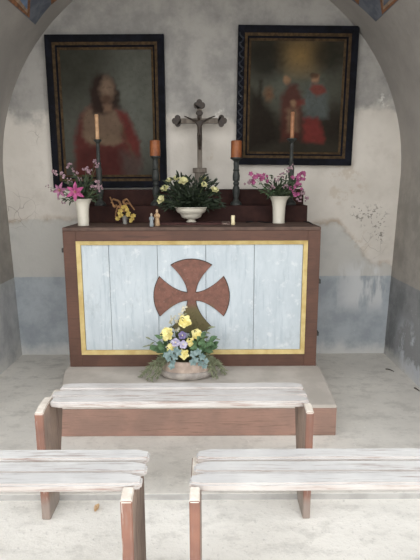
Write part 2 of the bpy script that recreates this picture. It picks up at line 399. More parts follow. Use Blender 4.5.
# ------------------------------------------------------------------ altar
AX0, AX1, AY, AZ0, AZ1 = -.933, .713, 3.18, ZP, 1.145
t = thing('altar', 'red brown wooden altar with pale blue board front and brown cross emblem', 'altar', (-.11, 3.5, ZP))
bm = B(); box(bm, AX0+.004, AX1-.004, AY+.035, 3.925, AZ0, AZ1-.022); obj('carcass', bm, m_altar, t)
bm = B(); box(bm, AX0, AX1, AY, 3.93, AZ1-.022, AZ1, .003); obj('top', bm, m_altar_top, t)
ix0, ix1, iz0, iz1 = -.85, .632, .30, 1.058
for a, b in ((AX0, ix0), (ix1, AX1)):
    bm = B(); box(bm, a, b, AY+.002, AY+.034, AZ0, AZ1-.023, .002); obj('stile', bm, m_altar, t)
for a, b in ((AZ0, iz0), (iz1, AZ1-.023)):
    bm = B(); box(bm, ix0+.0005, ix1-.0005, AY+.002, AY+.034, a, b, .002); obj('rail', bm, m_altar, t)
gw = .026; bm = B()
def frame_ring(bm, x0, x1, z0, z1, wd, y0, y1, slope=0.):
    o4 = [(x0, z0), (x1, z0), (x1, z1), (x0, z1)]; i4 = [(x0+wd, z0+wd), (x1-wd, z0+wd), (x1-wd, z1-wd), (x0+wd, z1-wd)]
    for k in range(4):
        q = [o4[k], o4[(k+1) % 4], i4[(k+1) % 4], i4[k]]
        f = [bm.verts.new((p[0], y0+(slope if j > 1 else 0), p[1])) for j, p in enumerate(q)]
        b = [bm.verts.new((p[0], y1, p[1])) for p in q]
        bm.faces.new(f); bm.faces.new(b[::-1])
        for j in range(4): bm.faces.new((f[j], f[(j+1) % 4], b[(j+1) % 4], b[j]))
frame_ring(bm, ix0, ix1, iz0, iz1, gw, AY-.006, AY+.028, .012); obj('moulding', bm, m_gold, t, label='gilt moulding around the blue boards')
bm = B(); seams = [ix0+gw] + [atY(x, 297, AY).x for x in (110, 158, 206, 254)] + [ix1-gw]
for a, b in zip(seams, seams[1:]): box(bm, a+.0012, b-.0012, AY+.016, AY+.030, iz0+gw, iz1-gw, .0015, 1)
fp = obj('front_panel', bm, m_boards, t, label='pale blue painted boards')
bm = B(); box(bm, ix0+gw, ix1-gw, AY+.030, AY+.0345, iz0+gw, iz1-gw); obj('seam', bm, m_seam, t)
# nail heads / small hinges at the sides
for px, py, s in ((61, 250, -1), (318.5, 333, 1), (318.8, 281, 1)):
    p = atY(px, py, AY+.03); xx = AX0 if s < 0 else AX1
    bm = B(); box(bm, min(xx, xx+s*.014), max(xx, xx+s*.014), AY+.01, AY+.05, p.z-.014, p.z+.014, .003); obj('hinge', bm, m_iron, t)
# cross emblem
EC = atY(191.6, 296.8, AY); ER = .25
def emblem_outline(grow):
    pts = []; wst = .030+grow; R0 = ER+grow
    for k in range(4):
        rot = math.pi/2*k; half = math.radians(33)
        tipx, tipy = math.sin(half)*R0+grow*.4, math.cos(half)*R0
        side = []
        for i in range(9):
            u = i/8; yy = wst + (tipy-wst)*u
            side.append((wst + (tipx-wst)*(u**1.75), yy))
        outer = [(R0*math.sin(a), R0*math.cos(a)) for a in [half*(1-2*i/10) for i in range(1, 10)]]
        arm = side + outer + [(-x, y) for x, y in side[::-1]]
        # arm runs right side -> tip -> left side for the upward arm (counter-clockwise)
        for x, y in arm[:-1]:
            pts.append((EC.x + x*math.cos(rot)-y*math.sin(rot), EC.z + x*math.sin(rot)+y*math.cos(rot)))
    return pts
bm = B(); prism(bm, emblem_outline(.0), 'Y', AY+.010, AY+.0165); em = obj('cross_emblem', bm, m_emblem_edge, t, label='red brown flared cross with dark outline')
bm = B(); prism(bm, emblem_outline(-.005), 'Y', AY+.006, AY+.0102); obj('cross_face', bm, m_emblem, em)

# ------------------------------------------------------------------ gradine
GX0, GX1 = -.925, .70; ZL, ZU = 1.262, 1.374
t = thing('altar_shelf', 'dark maroon two-tier shelf along the back of the altar top', 'shelf', (-.11, 3.75, AZ1))
bm = B(); box(bm, GX0, GX1, 3.58, 3.74, AZ1, ZL, .003); obj('lower_tier', bm, m_gradine, t)
bm = B(); box(bm, GX0, GX1, 3.741, 3.925, AZ1, ZU, .003); obj('upper_tier', bm, m_gradine, t)

# ------------------------------------------------------------------ paintings
def lerp3(a, b, f): return tuple(a[i]*(1-f)+b[i]*f for i in range(3))
def soft(d, e): return max(0, min(1, .5-d/(2*e)))
def ell(x, y, cx, cy, rx, ry): return (math.hypot((x-cx)/rx, (y-cy)/ry)-1)*min(rx, ry)
def poly_d(x, y, P):
    ins = False; dm = 1e9; n = len(P)
    for i in range(n):
        x0, y0 = P[i]; x1, y1 = P[(i+1) % n]
        if (y0 > y) != (y1 > y) and x < (x1-x0)*(y-y0)/(y1-y0)+x0: ins = not ins
        tt = max(0, min(1, ((x-x0)*(x1-x0)+(y-y0)*(y1-y0))/((x1-x0)**2+(y1-y0)**2)))
        dm = min(dm, math.hypot(x-x0-tt*(x1-x0), y-y0-tt*(y1-y0)))
    return -dm if ins else dm
def layers_colour(L, bgf, x, y):
    n1 = mnoise.noise(Vector((x*.02, y*.02, 3))); n2 = mnoise.noise(Vector((x*.07, y*.07, 9)))
    xx, yy = x+6*n2, y+6*mnoise.noise(Vector((x*.06, y*.06, 20)))
    c = bgf(x, y)
    for l in L:
        d = ell(xx, yy, *l[1]) if l[0] == 'e' else poly_d(xx, yy, l[1])
        c = lerp3(c, l[2], soft(d, l[3])*l[4])
    k = 1+.16*n1+.12*n2
    return tuple(max(0, .72*v*k) for v in c)
def bg_left(x, y):
    c = lerp3(S(86, 86, 78), S(62, 62, 54), soft(ell(x, y, 80, 100, 150, 120), 60))
    c = lerp3(c, S(104, 106, 98), soft(ell(x, y, 300, 230, 70, 120), 60)*.8)
    return lerp3(c, S(58, 58, 52), soft(-(y-395), 30)*0 + soft(425-y, 30)*.6)
skin, red, hair = S(116, 98, 82), S(94, 48, 44), S(50, 38, 33)
L1 = [('p', [(90, 470), (95, 330), (118, 262), (150, 235), (235, 232), (278, 262), (312, 350), (322, 420), (300, 470)], red, 10, .95),
      ('p', [(140, 240), (235, 236), (262, 300), (245, 352), (150, 362), (122, 330), (126, 268)], skin, 10, .9),
      ('e', (200, 195, 46, 62), hair, 8, .95), ('p', [(158, 180), (190, 150), (200, 200), (196, 262), (160, 258)], hair, 8, .9), ('p', [(232, 170), (250, 190), (254, 240), (228, 236)], hair, 8, .8),
      ('e', (212, 182, 24, 40), S(122, 102, 86), 8, .95), ('e', (209, 212, 18, 16), S(84, 62, 50), 8, .8),
      ('e', (200, 174, 5, 2.5), S(70, 54, 46), 3, .6), ('e', (221, 174, 5, 2.5), S(70, 54, 46), 3, .6), ('e', (212, 186, 4, 9), S(136, 114, 96), 4, .6),
      ('p', [(196, 228), (226, 228), (222, 252), (200, 252)], S(128, 102, 84), 6, .8),
      ('p', [(128, 318), (235, 328), (262, 345), (240, 362), (140, 352)], S(124, 104, 86), 6, .8),
      ('p', [(245, 300), (262, 300), (300, 395), (290, 400)], S(92, 86, 66), 4, .6),
      ('p', [(240, 245), (275, 262), (310, 350), (305, 400), (265, 345), (262, 290)], S(104, 50, 46), 10, .8),
      ('p', [(110, 380), (160, 365), (250, 372), (300, 430), (280, 470), (110, 470)], S(80, 42, 39), 14, .8),
      ('p', [(250, 380), (330, 400), (335, 470), (255, 470)], S(80, 78, 72), 16, .6)]
def bg_right(x, y):
    c = lerp3(S(62, 58, 48), S(92, 94, 84), soft(ell(x, y, 215, 220, 150, 75), 60))
    c = lerp3(c, S(146, 118, 74), soft(ell(x, y, 225, 112, 52, 46), 46)*.85)
    return lerp3(c, S(44, 40, 34), soft(330-y, 40)*.6)
L2 = [('e', (110, 120, 60, 65), S(36, 34, 28), 24, .8), ('p', [(92, 190), (104, 190), (100, 290), (88, 290)], S(40, 34, 28), 6, .8),
      ('p', [(60, 215), (100, 250), (150, 320), (165, 400), (60, 440)], S(38, 32, 26), 16, .9),
      ('e', (340, 340, 40, 60), S(42, 36, 30), 20, .8), ('e', (310, 110, 48, 46), S(44, 42, 34), 24, .8),
      ('p', [(165, 250), (190, 205), (220, 210), (236, 260), (232, 395), (170, 400)], S(84, 46, 40), 10, .85),
      ('e', (182, 192, 11, 14), S(150, 116, 88), 5, .85), ('e', (125, 240, 14, 24), S(120, 84, 58), 8, .7),
      ('p', [(185, 290), (222, 285), (228, 370), (190, 372)], S(124, 100, 80), 8, .7), ('e', (207, 272, 10, 12), S(150, 120, 94), 4, .8),
      ('e', (276, 186, 12, 15), S(152, 116, 90), 5, .85), ('e', (272, 176, 14, 10), S(58, 40, 32), 4, .7),
      ('p', [(250, 225), (268, 205), (300, 206), (318, 230), (322, 320), (248, 330), (240, 262)], S(92, 98, 96), 10, .8),
      ('p', [(258, 222), (270, 206), (300, 206), (314, 234), (280, 248)], S(124, 62, 52), 6, .85),
      ('p', [(240, 320), (290, 318), (318, 395), (312, 410), (244, 405)], S(118, 52, 48), 8, .9),
      ('p', [(215, 262), (245, 258), (246, 276), (216, 282)], S(112, 56, 50), 5, .75)]
def vcol_mat(name):
    n = NT(name); a = n.t.nodes.new('ShaderNodeVertexColor'); a.layer_name = 'art'
    f = n.noise(n.tc.outputs['Object'], 40, 5, .7)
    col = n.mix(n.math('MULTIPLY', n.ramp(f, .5, .75), .35), a.outputs['Color'], S(48, 42, 36))
    n.p.inputs['Specular IOR Level'].default_value = .1
    return n.done(col, .8)
m_art = vcol_mat('aged_oil_paint')
def painting(label, x0, x1, z0, z1, lay, bgf, crop, rot, fw, carved):
    yb = 3.945; yf = 3.90; cx, cz = (x0+x1)/2, (z0+z1)/2
    t = thing('framed_painting', label, 'painting', (cx, yb, z0))
    bm = B(); frame_ring(bm, x0, x1, z0, z1, fw, yf, yb, .008); fr = obj('frame', bm, m_black, t)
    if carved:   # flaked carved strip down the left member
        bm = B()
        for k in range(26):
            z = z0+.07+(z1-z0-.14)*k/25; s = (-1)**k
            tube(bm, arc((x0+fw*.5-s*.013, yf+.003, z-.02), (x0+fw*.5+s*.013, yf+.003, z+.02), (s*.010, -.003, 0), 5), .006, 5)
        obj('carving', bm, m_carved, fr)
    bm = B(); g = fw; frame_ring(bm, x0+g, x1-g, z0+g, z1-g, .020, yf+.006, yb-.002, .004); obj('inner_moulding', bm, m_brown_gilt, t)
    g += .020; bm = B(); frame_ring(bm, x0+g, x1-g, z0+g, z1-g, .012, yf+.016, yb-.002, .010); obj('inner_moulding', bm, m_black, t)
    g += .012; bm = B(); frame_ring(bm, x0+g, x1-g, z0+g, z1-g, .016, yf+.024, yb-.002, .006); obj('inner_moulding', bm, m_brown_gilt, t)
    g += .014
    a0, a1, c0, c1 = x0+g, x1-g, z0+g, z1-g; nx, nz = 84, 106
    bm = B(); cl = bm.verts.layers.float_color.new('art'); vv = []
    for j in range(nz+1):
        row = []
        for i in range(nx+1):
            u, v = i/nx, j/nz; p = bm.verts.new((a0+(a1-a0)*u, yf+.034, c0+(c1-c0)*v))
            X = crop[0]+(crop[1]-crop[0])*u; Y = crop[3]+(crop[2]-crop[3])*v
            p[cl] = (*layers_colour(lay, bgf, X, Y), 1); row.append(p)
        vv.append(row)
    for j in range(nz):
        for i in range(nx): bm.faces.new((vv[j][i], vv[j][i+1], vv[j+1][i+1], vv[j+1][i]))
    r = bmesh.ops.extrude_face_region(bm, geom=bm.faces[:])
    bmesh.ops.translate(bm, vec=(0, .006, 0), verts=[v for v in r['geom'] if isinstance(v, bmesh.types.BMVert)])
    obj('canvas', bm, m_art, t)
    t.rotation_euler.y = math.radians(rot)
    return t
painting('dark framed oil painting of a bearded man in a red cloak, left of the crucifix', -1.19, -.322, 1.386, 2.482, L1, bg_left, (60, 362, 58, 458), -.1, .050, False)
painting('dark framed oil painting of two robed figures under a glowing sky, right of the crucifix', .207, 1.085, 1.552, 2.538, L2, bg_right, (62, 364, 62, 442), .7, .050, True)

# ------------------------------------------------------------------ benches
def ragged_plank(bm, x0, x1, y0, y1, z0, z1, seed):
    rnd = random.Random(seed); n = 26; t = B(); rows = []
    def end_shift(s, v): return 0
    for i in range(n+1):
        u = i/n; x = x0+(x1-x0)*u
        j0 = .003*mnoise.noise(Vector((x*3, seed, 0))); j1 = .003*mnoise.noise(Vector((x*3, seed, 5))); jz = .002*mnoise.noise(Vector((x*4, seed, 9)))
        pin = .012 if i in (0, n) else 0
        rows.append([t.verts.new(p) for p in ((x, y0+j0+pin, z0), (x, y1+j1-pin, z0), (x, y1+j1-pin, z1+jz-pin*.2), (x, y0+j0+pin, z1+jz-pin*.2))])
    for a, b in zip(rows, rows[1:]):
        for k in range(4): t.faces.new((a[k], a[(k+1) % 4], b[(k+1) % 4], b[k]))
    t.faces.new(rows[0][::-1]); t.faces.new(rows[-1])
    bmesh.ops.recalc_face_normals(t, faces=t.faces)
    bmesh.ops.bevel(t, geom=[e for e in t.edges if e.calc_face_angle(0) > .6], offset=.006, segments=2, affect='EDGES')
    merge(bm, t)
def bench(label, y0, ends, zt, plankm, legs, leg_y, leg_taper, beside=()):
    """ends: three (x0,x1) for front, middle, back plank; legs: list of (xa, xb)"""
    t = thing('bench', label, 'bench', ((ends[0][0]+ends[0][1])/2, y0+.1, 0), 'wooden benches before the altar')
    wd = .064; gap = .010; th = .028
    for k, (a, b) in enumerate(ends):
        bm = B(); ragged_plank(bm, a, b, y0+k*(wd+gap), y0+k*(wd+gap)+wd, zt-th, zt-.003*(k % 2), len(label)+k*7)
        bmesh.ops.recalc_face_normals(bm, faces=bm.faces)
        for f in bm.faces: f.material_index = 1 if f.normal.y < -.6 or abs(f.normal.x) > .7 else 0
        obj('plank', bm, [plankm, m_plank_edge], t)
    for xa, xb in legs:
        yf, yb = leg_y; top = zt-th
        ym = y0+wd+.003 if (xa, xb) in beside else y0-.005     # a leg beside the front plank rises level with it
        prof = [(yf, 0), (yb - leg_taper, 0), (yb, top*.9), (yb, top), (ym, top), (ym, zt-.004), (y0-.012, zt-.005), (yf+.004, zt-.015), (yf, zt-.020)]
        bm = B(); prism(bm, prof, 'X', xa, xb)
        bmesh.ops.recalc_face_normals(bm, faces=bm.faces)
        bmesh.ops.bevel(bm, geom=[e for e in bm.edges if e.calc_face_angle(0) > .5], offset=.003, segments=2, affect='EDGES')
        bmesh.ops.recalc_face_normals(bm, faces=bm.faces)
        for f in bm.faces:
            nn = f.normal; f.material_index = 0
            if nn.y < -.7 and abs(nn.x) < .5: f.material_index = 1
            if nn.z > .45 and f.calc_center_median().z > zt-.03: f.material_index = 2
        obj('leg', bm, [m_leg_side, m_leg_front, m_cream], t)
bench('far white-topped wooden bench standing alone nearest the altar step', 1.985, [(-.6835, .427), (-.700, .432), (-.682, .430)], .508, m_plank, [(-.722, -.685), (.398, .430)], (1.915, 2.19), .145, ((-.722, -.685),))
bench('near left white-topped bench, its right end beside the aisle', 1.395, [(-1.38, -.214), (-1.37, -.207), (-1.38, -.208)], .508, m_plank_near, [(-.268, -.232), (-1.34, -1.304)], (1.335, 1.60), .01)
bench('near right white-topped bench, its left end beside the aisle', 1.395, [(-.064, 1.10), (-.052, 1.11), (-.045, 1.10)], .508, m_plank_near, [(-.062, -.030), (1.03, 1.066)], (1.335, 1.60), .01)

# ------------------------------------------------------------------ candlesticks and candles
def candlestick(px, ptop, rd, label, big):
    Y = 3.655; p = atY(px, ptop, Y); h = p.z-ZL; c = (p.x, Y, ZL)
    t = thing('candlestick', label, 'candlestick', c)
    bm = B(); lathe(bm, [(.040, 0), (.042, .010), (.036, .022), (.022, .032), (.017, .045)], c); obj('base', bm, m_iron, t, True)
    k = .8 if big else .62
    prof = [(.017, .0451), (.022, .07), (.027, .10), (.024, .125), (.016, .14), (.022, .15), (.022, .158), (.015, .17)]
    if big: prof += [(.026*k+.004, h*.52), (.028*k+.004, h*.62), (.019, h*.72), (.025, h*.74), (.018, h*.76), (.020, h*.88), (.017, h-.03)]
    else: prof += [(.020, h*.45), (.022, h*.55), (.014, h*.62), (.019, h*.64), (.013, h*.67), (.012, h*.9), (.011, h-.03)]
    prof = [q for i, q in enumerate(prof) if i == 0 or q[1] > prof[i-1][1]]
    bm = B(); lathe(bm, prof, c); obj('stem', bm, m_iron, t, True)
    bm = B(); lathe(bm, [(prof[-1][0], h-.0299), (rd*.55, h-.02), (rd, h-.008), (rd, h)], c); obj('drip_pan', bm, m_iron, t, True)
    return (p.x, Y, p.z)
def candle(c, r, h, mat_, label, group=None):
    t = thing('candle', label, 'candle', c, group)
    bm = B(); lathe(bm, [(r, 0), (r, h*.5), (r*.98, h-.004), (r*.8, h)], c, 24); obj('wax', bm, mat_, t, True)
    bm = B(); tube(bm, [(c[0], c[1], c[2]+h), (c[0]+.001, c[1], c[2]+h+.006), (c[0]+.003, c[1], c[2]+h+.011)], .0014); obj('wick', bm, m_wick, t)
c = candlestick(97.5, 139.5, .028, 'slender dark candlestick behind the left vase of pink lilies', False); candle(c, .0135, .17, m_wax_cream, 'slim cream candle standing before the left painting')
c = candlestick(155.2, 156, .036, 'stout dark candlestick left of the crucifix under a pillar candle', True); candle(c, .037, .108, m_wax_orange, 'amber pillar candle left of the crucifix')
c = candlestick(236.3, 157.5, .042, 'stout dark turned candlestick right of the crucifix under a pillar candle', True); candle(c, .039, .117, m_wax_orange, 'amber pillar candle right of the crucifix')
c = candlestick(292, 138.5, .036, 'slender dark candlestick behind the right vase', False); candle(c, .014, .18, M('tan_wax', S(164, 116, 84), S(140, 98, 70), .5, 30), 'slim tan candle standing before the right painting')

# ------------------------------------------------------------------ crucifix
YC = 3.83
c0 = atY(199.5, 121, YC); cx = c0.x; za = c0.z; ztop = atY(199, 99, YC).z; zbase = atY(200, 168, YC).z
t = thing('crucifix', 'grey wooden crucifix with trefoil ends standing between the two paintings', 'crucifix', (cx, YC, ZU))
bm = B(); box(bm, cx-.038, cx+.038, YC-.035, YC+.035, ZU, zbase-.036, .004); obj('pedestal', bm, m_cross, t)
bm = B(); box(bm, cx-.052, cx+.052, YC-.045, YC+.045, zbase-.036, zbase, .005); obj('pedestal', bm, m_cross, t)
hw = .018
bm = B(); box(bm, cx-hw, cx+hw, YC-.012, YC+.012, zbase, ztop-.06, .002); obj('upright', bm, m_cross, t)
bm = B(); box(bm, cx-.15, cx-hw-.0005, YC-.012, YC+.012, za-hw, za+hw, .002); box(bm, cx+hw+.0005, cx+.15, YC-.012, YC+.012, za-hw, za+hw, .002); obj('crossbar', bm, m_cross, t)
def trefoil(pos, ang):
    bm = B(); pts = []
    for k in range(3):
        for a in range(-6, 6):
            b = math.radians(ang+90*(k-1)+a*15); q = math.radians(ang+90*(k-1))
            pts.append((pos[0]+.021*math.cos(q)+.021*math.cos(b), pos[2]+.021*math.sin(q)+.021*math.sin(b)))
    b = math.radians(ang+180)
    for s in (-1, 1): pts.append((pos[0]+.024*math.cos(b)+s*.014*math.sin(b), pos[2]+.024*math.sin(b)-s*.014*math.cos(b)))
    prism(bm, pts, 'Y', YC-.019, YC+.0125); 
    return bm
for pos, a in (((cx-.160, YC, za), 180), ((cx+.160, YC, za), 0), ((cx, YC, ztop-.045), 90)): obj('finial', trefoil(pos, a), m_bronze, t)
bm = B(); lathe(bm, [(.0, 0), (.024, .001), (.026, .005), (.020, .009), (.0001, .010)], (0, 0, 0), 20)
bmesh.ops.transform(bm, matrix=Matrix.Translation((cx, YC-.012, atY(199, 113.5, YC).z)) @ Matrix.Rotation(math.pi/2, 4, 'X') @ Matrix.Diagonal((1, .8, 1, 1)), verts=bm.verts)
obj('title_plaque', bm, m_bronze, t)
# the figure: one continuous skinned body
def skinned(name, verts, edges, radii, mat_, parent, sub=2):
    me = bpy.data.meshes.new('sk'); me.from_pydata([Vector(v) for v in verts], edges, [])
    o = bpy.data.objects.new('sk', me); C.objects.link(o)
    o.modifiers.new('s', 'SKIN'); sv = me.skin_vertices[0].data
    for i, r in enumerate(radii): sv[i].radius = (r, r*.8) if not isinstance(r, tuple) else r; sv[i].use_root = (i == 0)
    sm = o.modifiers.new('d', 'SUBSURF'); sm.levels = sub; sm.render_levels = sub
    dg = bpy.context.evaluated_depsgraph_get(); out = B(); out.from_mesh(bpy.data.meshes.new_from_object(o.evaluated_get(dg)))
    bpy.data.objects.remove(o); return obj(name, out, mat_, parent, True)
yb = YC-.030; H = lambda x, z, d=0: (cx+x, yb+d, za+z)
V = [H(0, -.085), H(.002, -.05), H(.0, -.018), H(-.002, .002, -.004), H(-.004, .020, -.010), H(-.004, .036, -.010),
     H(.026, -.006), H(.062, .012, .004), H(.098, .027, .010), H(.112, .031, .011),
     H(-.026, -.006), H(-.062, .012, .004), H(-.098, .027, .010), H(-.112, .031, .011),
     H(.010, -.098), H(.012, -.142, -.008), H(.005, -.19, .006), H(.004, -.206, -.004),
     H(-.010, -.098), H(-.010, -.140, -.010), H(-.003, -.188, .004), H(-.003, -.204, -.006)]
E_ = [(0, 1), (1, 2), (2, 3), (3, 4), (4, 5), (2, 6), (6, 7), (7, 8), (8, 9), (2, 10), (10, 11), (11, 12), (12, 13), (0, 14), (14, 15), (15, 16), (16, 17), (0, 18), (18, 19), (19, 20), (20, 21)]
Rr = [.016, .016, .021, .008, .013, .010, .011, .008, .006, .007, .011, .008, .006, .007, .012, .010, .007, .006, .012, .010, .007, .006]
skinned('corpus', V, E_, Rr, m_bronze, t)

# ------------------------------------------------------------------ vases and bowl
def vase(px, py_b, py_t, half, label):
    p = atZ(px, py_b-1.2, AZ1); Y = p.y; zt = atY(px, py_t, Y).z; h = zt-AZ1; c = (p.x, Y, AZ1); k = half
    t = thing('vase', label, 'vase', c)
    bm = B(); lathe(bm, [(k*.52, 0), (k*.56, .004), (k*.53, .012), (k*.55, h*.3), (k*.58, h*.6), (k*.68, h*.82), (k*.86, h*.95), (k, h), (k*.97, h+.002),
        (k*.8, h*.95), (k*.6, h*.8), (k*.5, h*.6), (k*.46, .02)], c, 36); obj('body', bm, m_porcelain, t, True)
    return Vector((p.x, Y, zt))
vl = vase(83.6, 226.8, 199, .068, 'white flared porcelain vase holding pink lilies at the left end of the altar')
vr = vase(278.6, 224.4, 196.3, .076, 'white flared porcelain vase at the right end of the altar')
# runner under the bowl
ra, rb = atZ(157, 224.6, AZ1), atZ(230, 224.3, AZ1)
t = thing('altar_runner', 'narrow dark red flat strip under the white bowl on the altar', 'runner', (-.11, 3.43, AZ1))
bm = B(); box(bm, ra.x, rb.x-.055, 3.36, 3.52, AZ1+.0002, AZ1+.012, .002); obj('strip', bm, M('dark_red_cloth', S(76, 46, 43), S(60, 37, 35), .8, 40), t)
bm = B(); box(bm, rb.x-.0545, rb.x, 3.36, 3.52, AZ1+.0002, AZ1+.012, .002); e_ = obj('strip_end', bm, M('woven_pale_pattern', S(140, 124, 114), S(74, 50, 47), .85, 110, lo=.45, hi=.55), t, label='pale patterned end of the strip')
bc = atZ(191.7, 222.9, AZ1); bc.z = AZ1+.0125; bc.y = 3.45; bw = .112
zr = atY(191.7, 207, bc.y-.03).z - bc.z
t = thing('bowl', 'white stepped porcelain bowl holding pale yellow roses', 'bowl', bc)
bm = B(); lathe(bm, [(.034, 0), (.036, .003), (.026, .010), (.024, .016), (bw*.42, .024), (bw*.60, .034), (bw*.66, .05), (bw*.70, .058), (bw*.84, .066), (bw*.92, .08), (bw*.94, zr-.008), (bw*1.03, zr-.003), (bw*1.03, zr), (bw*.94, zr), (bw*.88, .08), (bw*.6, .05), (.01, .035)], bc, 40); obj('body', bm, m_porcelain, t, True)
bowl_top = Vector((bc.x, bc.y, bc.z+zr))

# ------------------------------------------------------------------ flowers
def leaf_on(bm, p, d, L, W, curl=-.3):
    petal(bm, L, W, frame_mat(p, (0, 0, 1)) @ Matrix.Identity(4) if False else leafM(p, d), curl, .15, 4)
def leafM(p, d):
    d = Vector(d).normalized(); side = d.cross(Vector((.1, -.78, .62)))
    if side.length < 1e-3: side = Vector((1, 0, 0))
    side.normalize(); up = side.cross(d)
    m = Matrix((d, -side, up)).transposed().to_4x4(); return Matrix.Translation(p) @ m
def rose_bloom(r, pos, d, seed):
    rnd = random.Random(seed); bm = B(); M0 = frame_mat(pos, d, rnd.random()*6)
    for n, L, W, lift, curl, ro, tw in ((3, .55, .7, 1.5, -.9, .02, 0.), (4, .75, .85, .95, -.35, .06, .5), (5, .98, .9, .45, -.05, .10, 1.1), (5, 1.1, .85, .12, .12, .14, 1.7)):
        for k in range(n):
            m = M0 @ Matrix.Rotation(2*math.pi*k/n + tw + rnd.uniform(-.15, .15), 4, 'Z') @ Matrix.Translation((r*ro, 0, 0)) @ Matrix.Rotation(rnd.uniform(-.25, .25), 4, 'X')
            petal(bm, r*L*rnd.uniform(.9, 1.1), r*W, m, curl, .22, 5, .35, .8, lift)
    return bm
def rose(base, pos, r, mat_, label, seed, d=None, group=None):
    pos = Vector(pos); base = Vector(base); t = thing('rose', label, 'rose', base, group)
    d = d or ((pos-base).normalized()*.6 + Vector((0, -.8, .35)))
    bm = rose_bloom(r, pos, d, seed); obj('bloom', bm, mat_, t, True)
    bm = B(); tube(bm, arc(base, pos, (0, .01, .01), 6), .0022, 5); obj('stem', bm, m_stem, t)
    for k in range(3):
        bm = B(); a = k*2.1+seed; dv = Vector((math.cos(a), -.4, math.sin(a)*.7)); petal(bm, r*1.3, r*.6, leafM(pos-Vector(d).normalized()*r*.1, dv), -.2, .1, 4)
        obj('leaf', bm, m_leaf, t)
def star_bloom(pos, d, r, n, mat_, parent, wr=.36, curl=-.25, lift=.35, spin=0.):
    M0 = frame_mat(pos, d, spin)
    for k in range(n):
        bm = B(); petal(bm, r*(1 if k % 2 else .93), r*wr*2*.55, M0 @ Matrix.Rotation(2*math.pi*k/n, 4, 'Z'), curl, .25, 6, 0, .85, lift)
        obj('petal', bm, mat_, parent, True)
    bm = B()
    for k in range(5):
        a = 2*math.pi*k/5; tube(bm, [M0 @ Vector((0, 0, 0)), M0 @ Vector((math.cos(a)*r*.16, math.sin(a)*r*.16, r*.4))], .0012, 4)
    obj('stamen', bm, m_yelflower, parent)
def lily(base, pos, d, r, mat_, label, spin):
    t = thing('lily', label, 'lily', base)
    star_bloom(Vector(pos), d, r, 6, mat_, t, spin=spin)
    bm = B(); tube(bm, arc(base, Vector(pos)-Vector(d).normalized()*.004, (0, 0, .01), 6), .0028, 5); obj('stem', bm, m_stem, t)
def blossom(bm, pos, d, r, spin):
    M0 = frame_mat(pos, d, spin)
    for k in range(5): petal(bm, r, r*.75, M0 @ Matrix.Rotation(2*math.pi*k/5, 4, 'Z'), -.15, .2, 3, .2, .8, .5)
def sprig(base, tips, mat_, r, label, seed, group=None, leafy=True, dens=8, leafmat=None, name='blossom_sprig', cat='flower sprig'):
    rnd = random.Random(seed); base = Vector(base); t = thing(name, label, cat, base, group)
    mid = base.lerp(sum((Vector(q) for q in tips), Vector())/len(tips), .5) + Vector((0, 0, .01))
    bm = B(); tube(bm, [base, base.lerp(mid, .5)+Vector((0, 0, .008)), mid], .002, 5)
    for q in tips: tube(bm, arc(mid, q, (0, 0, .008), 5), .0013, 4)
    obj('stem', bm, m_stem, t)
    for q in tips:
        bm = B()
        for k in range(dens):
            o = Vector((rnd.uniform(-1, 1), rnd.uniform(-1, .3), rnd.uniform(-1, 1)))*r*1.35
            blossom(bm, Vector(q)+o, (rnd.uniform(-.6, .6), -1, rnd.uniform(-.3, .7)), r*rnd.uniform(.5, .85), rnd.random()*6)
        obj('blossom', bm, mat_, t, True)
    if leafy:
        for k in range(7):
            bm = B(); p = base.lerp(mid, rnd.uniform(.5, 1)) if k < 4 else mid.lerp(Vector(tips[0]), rnd.uniform(.1, .8))
            petal(bm, rnd.uniform(.022, .036), .011, leafM(p, (rnd.uniform(-1, 1), rnd.uniform(-1, .4), rnd.uniform(-.2, .8))), -.3, .15, 4)
            obj('leaf', bm, leafmat or m_leaf, t)
def leafstuff(name, label, cat, base, n, spread, L, W, mat_, seed, mats2=None):
    rnd = random.Random(seed); bm = B(); base = Vector(base)
    for k in range(n):
        a = rnd.uniform(-math.pi, math.pi); el = rnd.uniform(.05, 1.2)
        d = Vector((math.cos(a)*math.cos(el), .75*math.sin(a)*math.cos(el), math.sin(el)))
        p0 = base + Vector((d.x*spread[0], d.y*spread[1], d.z*spread[2]))*rnd.uniform(.25, .95)
        tube(bm, [base, base.lerp(p0, .6)+Vector((0, 0, .006)), p0], .0011, 3)
        dd = (d + Vector((rnd.uniform(-.7, .7), rnd.uniform(-.9, .3), rnd.uniform(-.6, .5)))).normalized()
        petal(bm, L*rnd.uniform(.7, 1.2), W*rnd.uniform(.7, 1.2), leafM(p0, dd), rnd.uniform(-.5, .1), .15, 3)
    o = obj(name, bm, mat_, None, False, base); return tag(o, label, cat, None, 'stuff')

# left bouquet
Yv = vl.y; b0 = vl - Vector((0, 0, .03)); Q = lambda px, py, dy=0: atY(px, py, Yv+dy)
lily(b0+Vector((-.01, -.01, 0)), Q(75.5, 192, -.065), (.05, -1, .1), .068, m_lily, 'large bright pink open lily at the front of the left vase', .5)
lily(b0+Vector((-.02, 0, 0)), Q(60.5, 190.5, -.03), (-.3, -1, .1), .058, m_lily_mid, 'dusty pink half-turned lily left of the large bright lily', .2)
GL = 'small pink sprigs in the left vase'
LB = 'sprig of tiny faded pink blossoms rising from the left white vase'
sprig(b0, [Q(55.5, 172, .0), Q(64, 175.5)], m_blossom, .013, LB, 1, GL)
sprig(b0+Vector((.006, .004, 0)), [Q(70, 166.5, .03), Q(75.5, 173.5, .03)], m_blossom, .013, LB, 2, GL)
sprig(b0+Vector((.01, .01, 0)), [Q(85.5, 169.5, .03), Q(90, 172, .02)], m_blossom, .012, LB, 3, GL)
